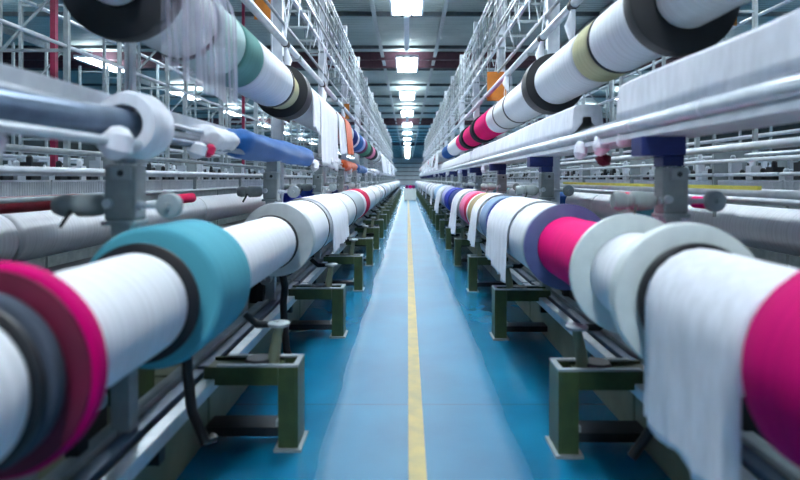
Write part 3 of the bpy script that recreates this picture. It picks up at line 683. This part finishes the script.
# lattice girders: one bay each
def truss_proto(L=3.88):
    r = thing('lattice_girder', '', 'girder', (0, 0, 0))
    for (x, z, w) in ((-.1, 0, .05), (-.1, .34, .02), (-.12, .62, .018), (-.16, .95, .02), (-.06, 1.3, .035), (.3, 0, .032), (.3, .7, .03), (.3, 1.3, .04), (-.2, .2, .018), (-.22, .45, .016), (-.15, .8, .016), (-.24, .05, .03)):
        MB().box(x-w/2, x+w/2, .01, L-.01, z-w/2, z+w/2).build('chord', M['whitepaint'] if w > .03 else M['steel'], r, smooth=False)
    for k in range(5):
        y = .12+k*(L-.24)/4
        MB().box(-.09, -.06, y, y+.03, 0, 1.3).build('strut', M['steel'], r, smooth=False)
        MB().box(-.24, .31, y, y+.025, -.02, .02).build('tie', M['steel'], r, smooth=False)
    for k in range(4):
        y0 = .12+k*(L-.24)/4; y1 = y0+(L-.24)/4; a, b_ = (0, 1.3) if k % 2 else (1.3, 0)
        MB().bar((-.06, y0, a), (-.06, y1, b_), .02).build('brace', M['steel'], r, smooth=False)
        MB().bar((.3, y0, b_), (.3, y1, a), .02).build('brace', M['steel'], r, smooth=False)
    for k in range(6):
        MB().tube([(-.2, .3+k*.62, .2), (-.2-.03*(k % 3), .4+k*.62, -.15), (-.2, .35+k*.62, -.42)], .007, 5).build('thread_guide', M['whitepaint'], r)
    return r
tp = truss_proto(); ft = True
for s in (-1, 1):
    for i in range(15):
        y = (3.45 if s < 0 else 3.1)+.12+3.9*i - 3.9*(1 if i == 0 else 0) if False else (3.45 if s < 0 else 3.1)+.12-3.9+3.9*i
        o = tp if ft else copy_tree(tp); ft = False
        o.location = (PX[s]+s*0.0, y, 4.05); o.scale = (s, 1, 1)
        o['label'] = ('white lattice girder high on the %s frame, %s' % (SIDE[s], nth(i))) if i < 5 else 'distant lattice girder high on the %s frame' % SIDE[s]
        o['group'] = ('lattice girders of the %s frame' if i < 5 else 'distant lattice girders of the %s frame') % SIDE[s]

# amber and magenta cards on the frame, a clamp
def card(x, y, z, w, h, mat, label, cat='card'):
    tag(MB().box(x-w/2, x+w/2, y, y+.012, z-h/2, z+h/2).build('hanging_card', M[mat], smooth=False), label, cat)
    # each hangs on its own cord
    tag(MB().tube([(x, y+.006, z+h/2), (x, y+.006, 4.05)], .004, 5).build('cord', M['steel']), 'cord holding the ' + label, 'cord')
card(1.72, 10.75, 3.28, .38, .56, 'amber', 'amber card hanging on the right frame beside the third pillar')
card(1.86, 10.9, 3.2, .16, .62, 'magpaint', 'magenta strip beside the amber card on the right frame')
card(2.65, 6.95, 4.2-.1, .4, .4, 'amber', 'amber card high on the right, above the second pillar')
card(-2.02, 8.0, 4.0, .34, .44, 'amber', 'amber card at the top left beside the second pillar')
card(3.0, 5.25, 3.04, .18, .2, 'amber', 'amber card at the top right over the white cover')
card(-1.62, 14.9, 3.3, .14, .4, 'amber', 'small tan card on the left frame, farthest of the amber ones')
r_ = thing('pipe_clamp', 'white clamp with hanging threads on the upper right tube', 'clamp', (1.54, 8.6, 3.12))
MB().lathe([(-.06, .05), (.06, .05)], 16, bore=.043).build('collar', M['whitepaint'], r_)
MB().tube([(-.02, 0, -.04), (-.03, .02, -.15), (.0, 0, -.26)], [.03, .05, .02], 10).build('knot', W, r_)
for k in range(5): MB().tube([(-.02+.02*k, .0, -.04), (-.05+.03*k, .03, -.3), (-.03+.02*k, .02, -.62)], .006, 5).build('thread', W, r_)
for s, ys in ((1, (5.2, 6.4)), (-1, (6.7, 9.6, 12.5))):
    for k, y in enumerate(ys):
        x = 1.54 if s > 0 else -1.46
        r = thing('pipe_clamp', 'black-topped clamp with white yarn tuft on the upper %s tube, %s' % (SIDE[s], nth(k)), 'clamp', (x, y, 3.12))
        MB().lathe([(-.05, .05), (.05, .05)], 14, bore=.043).build('collar', M['blackring'], r)
        MB().tube([(0, 0, -.04), (-s*.03, 0, -.2), (0, .01, -.42)], [.02, .05, .01], 10).build('tuft', W, r)
        MB().tube([(0, 0, .04), (.04, .02, .5), (-.03, 0, .93)], .008, 6).build('cable', W, r)

# ------------------------------------------------------------------ inside and behind: knitting beds, back rolls, pipes
def bed_proto(L=2.6):
    r = thing('knitting_bed', '', 'knitting bed', (0, 0, 0))
    MB().box(0, .5, 0, L-.02, 0, 1.34).build('bed_body', M['castgrey'], r, smooth=False)
    mb = MB()
    for k in range(int(L/.035)): mb.box(-.05, -.03, k*.035, k*.035+.012, 1.34, 1.47)
    mb.box(-.05, -.03, 0, L-.02, 1.47, 1.49).box(-.05, 0, 0, L-.02, 1.31, 1.34)
    mb.build('needle_comb', M['whitepaint'], r, smooth=False)
    rnd = random.Random(3)
    for k in range(13):
        y = .05+k*.195; h = rnd.uniform(.06, .24); w = rnd.uniform(.08, .16)
        MB().box(.02, .02+w, y, y+rnd.uniform(.06, .16), 1.34, 1.34+h*2).lathe([(1.34+h*2, .03), (1.39+h*2, .03), (1.41+h*2, .015)], 10, .07, y+.05, axis='z').build('cam_block', rnd.choice([M['darkmetal'], M['whitepaint'], M['darkmetal'], M['darkmetal'], M['bright']]), r, smooth=False)
    MB().tube([(-.08, 0, 1.55), (-.08, L-.02, 1.55)], .022, 10).build('front_rod', M['bright'], r)
    MB().tube([(.3, 0, 1.80), (.3, L-.02, 1.80)], .022, 8).build('rear_rod', M['bright'], r)
    MB().box(-.1, .32, 1.2, 1.24, 1.3, 1.85).build('rod_holder', M['steel'], r, smooth=False)
    return r
bdp = bed_proto(); fb = True
for s in (-1, 1):
    for i in range(17):
        o = bdp if fb else copy_tree(bdp); fb = False
        o.location = ((-3.75 if s < 0 else 3.95), .6+2.62*i, 0); o.scale = (s, 1, 1)
        o['label'] = ('grey knitting bed with a needle comb inside the %s machine, %s' % (SIDE[s], nth(i))) if i < 4 else 'distant knitting bed inside the %s machine' % SIDE[s]
        o['group'] = ('knitting beds, %s machine' if i < 4 else 'distant knitting beds, %s machine') % SIDE[s]
# back rows of white rolls, supported on trestles, on both sides of the machine and the next machine
def simple_row(X, Z, r, y0, y1, mean, cols, sd, words, shaft_label, seg=32, gap=.25, spec=()):
    y = y0; i = 0
    for (a, b_, cn) in spec:
        package((X, Z), a, b_, r, COL[cn], ('%s yarn roll of the %s, about %d m away' % (WORD.get(cn, cn), words, round(a))), seg=seg, group='front rolls of the %s' % words); y = b_+gap
    while y < y1:
        L = mean*random.uniform(.7, 1.3); cn = cols[i % len(cols)]
        package((X, Z), y, min(y+L, y1), r*random.uniform(.96, 1.04), COL[cn], '%s yarn roll on the %s' % (WORD.get(cn, cn), words),
                group='%s rolls on the %s' % (WORD.get(cn, cn), words), seg=seg, front=(r*1.12, .04, FG) if i % 4 == 2 else None)
        y += L+gap; i += 1
    t = MB().tube([(X, y0-.2, Z), (X, y1+.3, Z)], .048, 12).build('roll_shaft', M['steel']); tag(t, shaft_label, 'shaft')
    k = 0; y = y0-.12
    while y < y1:
        r_ = thing('shaft_stand', 'steel stand under the %s' % words, 'stand', (X, y, 0), 'stands under the %s' % words)
        MB().bar((-.25, 0, 0), (0, 0, Z), .05).bar((.25, 0, 0), (0, 0, Z), .05).bar((-.2, 0, .25), (.2, 0, .25), .04).build('trestle', M['darkmetal'], r_, smooth=False)
        y += 7.8; k += 1
for s, Xr in ((-1, -3.1), (1, 3.35)):
    sd = SIDE[s]
    simple_row(Xr, 1.04, .2, .9, 44, 2.4, ['white', 'white', 'teal', 'white', 'white', 'navy', 'white'] if s > 0 else ['white', 'white', 'white', 'navy', 'white', 'blue', 'white'], sd, 'back row of the %s machine' % sd, 'shaft of the back row of the %s machine' % sd, 40, spec=[(.9, 4.2, 'white'), (4.25, 8.1, 'white'), (8.15, 12.2, 'white'), (12.6, 13.2, 'royal'), (13.3, 14.2, 'navy')] if s < 0 else [(.9, 4.4, 'white'), (4.45, 7.2, 'white'), (7.25, 7.8, 'teal'), (7.85, 9.6, 'white'), (9.65, 11.2, 'white'), (11.25, 12.1, 'blue')])
    simple_row(Xr+s*.25, 2.46, .2, 3.2, 44, 1.6, ['white', 'black', 'offwhite', 'mint', 'white', 'rose'], sd, 'upper back row of the %s machine' % sd, 'shaft of the upper back row of the %s machine' % sd, 24) if False else None
    X2 = s*6.0
    simple_row(X2, 1.04, .25, 1.5, 44, 1.5, ['white', 'offwhite', 'red', 'white', 'blue', 'white', 'lavender'], sd, 'next machine row beyond the %s machine' % sd, 'shaft of the next machine row beyond the %s machine' % sd, 24)
# long pipes and frames in the background
def pipe(X, Z, r, mat, lab, y0=.8, y1=45.0): along('pipe', X, Z, r, y0, y1, M[mat], lab, 10)
pipe(-2.6, 1.56, .028, 'bright', 'white eye-level pipe behind the left machine heads')
pipe(-2.75, 1.32, .06, 'darkred', 'dark red bar behind the left roll', .8, 4.7)
pipe(-2.6, 1.36, .018, 'steel', 'thin grey rod above the left back row')
pipe(-3.5, 1.78, .03, 'steel', 'grey pipe above the left back row')
pipe(2.72, 1.76, .035, 'bright', 'bright upper pipe behind the right machine heads')
pipe(2.86, 1.66, .018, 'whitepaint', 'thin white rod beneath the bright right pipe')
pipe(2.75, 1.33, .024, 'bright', 'silver rod above the right back row')
pipe(3.0, 1.36, .055, 'bright', 'slim white roller above the right back row')
pipe(3.0, 1.98, .02, 'whitepaint', 'thin white rod above the bright right pipe')
tag(MB().box(2.5, 2.53, 4, 9, 1.42, 1.45).build('marking_strip', M['yellow'], smooth=False), 'yellow strip along the bed behind the right machine heads', 'strip')
# small coloured bits among the machine beds
bits = [(-2.35, 3.4, 1.39, 'pink_cloth'), (-2.3, 5.0, 1.34, 'orange_cloth'), (-2.28, 6.6, 1.31, 'pink_cloth'), (2.45, 5.3, 1.55, 'pink_cloth'), (2.5, 3.6, 1.68, 'pink_cloth'), (2.44, 7.5, 1.36, 'pink_cloth'), (2.6, 3.9, 1.30, 'pink_cloth')]
def frame_bay(X, y, s, near):
    pass
# background frames: posts + rails of the next machines, each portal a thing
def portal_proto():
    r = thing('background_frame', '', 'frame', (0, 0, 0))
    for x in (0, .9):
        MB().box(x-.03, x+.03, -.03, .03, 0, 5.2).build('post', M['steel'], r, smooth=False)
    for z in (1.55, 2.3, 3.2, 4.1, 5.0):
        MB().box(.03, .87, -.02, .02, z-.02, z+.02).build('cross_bar', M['steel'], r, smooth=False)
    MB().bar((.04, 0, 4.1), (.86, 0, 3.2), .03).build('brace', M['steel'], r, smooth=False)
    return r
pp = portal_proto(); fp = True
for s in (-1, 1):
    for xi, X in enumerate((4.5, 6.9, 9.8)):
        for i in range(12):
            y = 1.2+3.1*i+xi*.8 + (1.3 if s > 0 else 0)
            o = pp if fp else copy_tree(pp); fp = False
            o.location = (s*X, y, 0); o.scale = (s, 1, 1)
            o['label'] = '%s portal frame in the %s line of frames beyond the %s machine' % ('white steel', ('first', 'second', 'third')[xi], SIDE[s])
            o['group'] = 'portal frames, %s line, %s hall' % (('first', 'second', 'third')[xi], SIDE[s])
    for k, (X, Z, rr, mt) in enumerate(((4.5, 2.35, .03, 'whitepaint'), (4.5, 3.25, .025, 'whitepaint'), (4.5, 4.15, .03, 'whitepaint'), (5.4, 2.7, .02, 'steel'), (5.4, 3.6, .025, 'whitepaint'), (5.4, 4.4, .02, 'whitepaint'),
                                        (6.9, 2.35, .04, 'whitepaint'), (6.9, 3.3, .03, 'whitepaint'), (6.9, 4.2, .03, 'whitepaint'), (7.5, 2.8, .03, 'whitepaint'), (7.5, 5.0, .04, 'whitepaint'), (6.9, 1.6, .03, 'bright'), (6.9, 1.9, .03, 'bright'), (9.75, 3, .04, 'whitepaint'), (9.75, 4.2, .04, 'whitepaint'), (9.75, 2.0, .05, 'whitepaint'))):
        o = along('pipe', s*X, Z, rr, 1.0, 40, M[mt], 'thin pale pipe running through the frames beyond the %s machine' % SIDE[s], 8); o['group'] = 'pipes through the %s background frames' % SIDE[s]
# next machine bodies beyond: beds
for s in (-1, 1):
    for i in range(14):
        o = copy_tree(bdp)
        for ch in o.children:
            if ch.name.startswith('bed_body'): ch.material_slots[0].link = 'OBJECT'; ch.material_slots[0].material = M['darkmetal']
        o.location = (s*7.7, 1.5+2.9*i, .0); o.scale = (s, 1.08, 1.08)
        o['label'] = 'knitting bed in the next machine beyond the %s one' % SIDE[s]; o['group'] = 'knitting beds of the next %s machine' % SIDE[s]
for i, (x, y) in enumerate(((-4.9, 7.73), (-4.7, 16.0), (5.2, 19.5))):
    tag(MB().box(x-.035, x+.035, y, y+.07, 0, ZC-.34).build('painted_column', M['magpaint'], smooth=False), ['magenta red roof column at the top left, behind the frames', 'thin magenta roof column seen through the sheer cloth', 'magenta roof column in the right hall'][i], 'column')

# small cops and knobs
def cop(x, y, z, col, label, r=.05, L=.22, grp=None):
    rt = thing('yarn_cop', label, 'yarn cop', (x, y, z), grp)
    MB().lathe([(-.02, .02), (.02, r*.8), (.05, r), (L-.03, r), (L, r*.6)], 24, bore=.015).build('winding', yarn(col), rt)
    MB().tube([(0, -.05, 0), (0, L+.05, 0)], .0145, 8).build('spindle', M['steel'], rt)
    MB().box(-.01, .01, -.05, -.03, -(z-1.19+.0) if z > 1.2 else -.1, 0).build('holder', M['steel'], rt, smooth=False)
cop(-2.3, 5.5, 1.3, COL['red'], 'red yarn cop behind the rail left of the second gear head', .05, .5)
cop(-2.3, 4.4, 1.3, rgb(230, 100, 60), 'orange yarn cop between the two nearest left heads', .04, .3)
cop(2.5, 4.6, 1.3, COL['pink'], 'pink yarn cop behind the nearest right gear head', .05, .3)
cop(2.5, 6.2, 1.3, COL['red'], 'red yarn cop near the second right gear head', .05, .4)
cop(-1.55, 7.4, 1.2, COL['royal'], 'royal blue spool with white rim behind the second left head', .13, .2)
cop(-1.55, 8.6, 1.2, COL['navy'], 'navy spool beside the royal blue spool, left', .16, .45)

# far end of the aisle: white box and magenta rolls
r_ = thing('storage_box', 'white box standing at the far end of the aisle', 'box', (.17, 38.2, 0))
MB().box(-.42, .42, 0, .8, .05, .8).build('box_body', M['crate'], r_, smooth=False, bevel=.01)
MB().box(-.44, .44, -.02, .82, .8, .84).build('lid', M['crate'], r_, smooth=False, bevel=.01)
for x in (-.36, .3):
    for y in (.03, .7): MB().box(x, x+.06, y, y+.06, 0, .05).build('foot', M['darkmetal'], r_, smooth=False)
for i, x in enumerate((-.05, .2, .42)):
    tag(MB().lathe([(0, .1), (.02, .12), (.5, .12), (.52, .1)], 24).build('yarn_cone', yarn(COL[('plum', 'magenta', 'plum')[i]]), loc=(x, 38.3, .962)), ['plum yarn cone left on top of the far white box', 'magenta yarn cone in the middle on the far white box', 'plum yarn cone right on top of the far white box'][i], 'yarn cone')

# ------------------------------------------------------------------ light, camera, view
w = bpy.data.worlds.new('world'); bpy.context.scene.world = w; w.use_nodes = True
w.node_tree.nodes['Background'].inputs[0].default_value = (.6, .75, .9, 1); w.node_tree.nodes['Background'].inputs[1].default_value = .2
cd = bpy.data.cameras.new('camera'); cam = bpy.data.objects.new('camera', cd); C.objects.link(cam)
cam.location = (0, 0, H); cam.rotation_euler = (PI/2, 0, 0)
cd.sensor_width = 36; cd.lens = 36*F/800; cd.shift_x = -7.5/800; cd.shift_y = -61/800
cd.clip_start = .05; cd.clip_end = 400
cd.dof.use_dof = True; cd.dof.focus_distance = 8.0; cd.dof.aperture_fstop = 1.2
sc = bpy.context.scene; sc.camera = cam
sc.view_settings.view_transform = 'Standard'; sc.view_settings.look = 'None'
sc.view_settings.gamma = 1; sc.view_settings.exposure = 0.42; sc.view_settings.use_curve_mapping = False
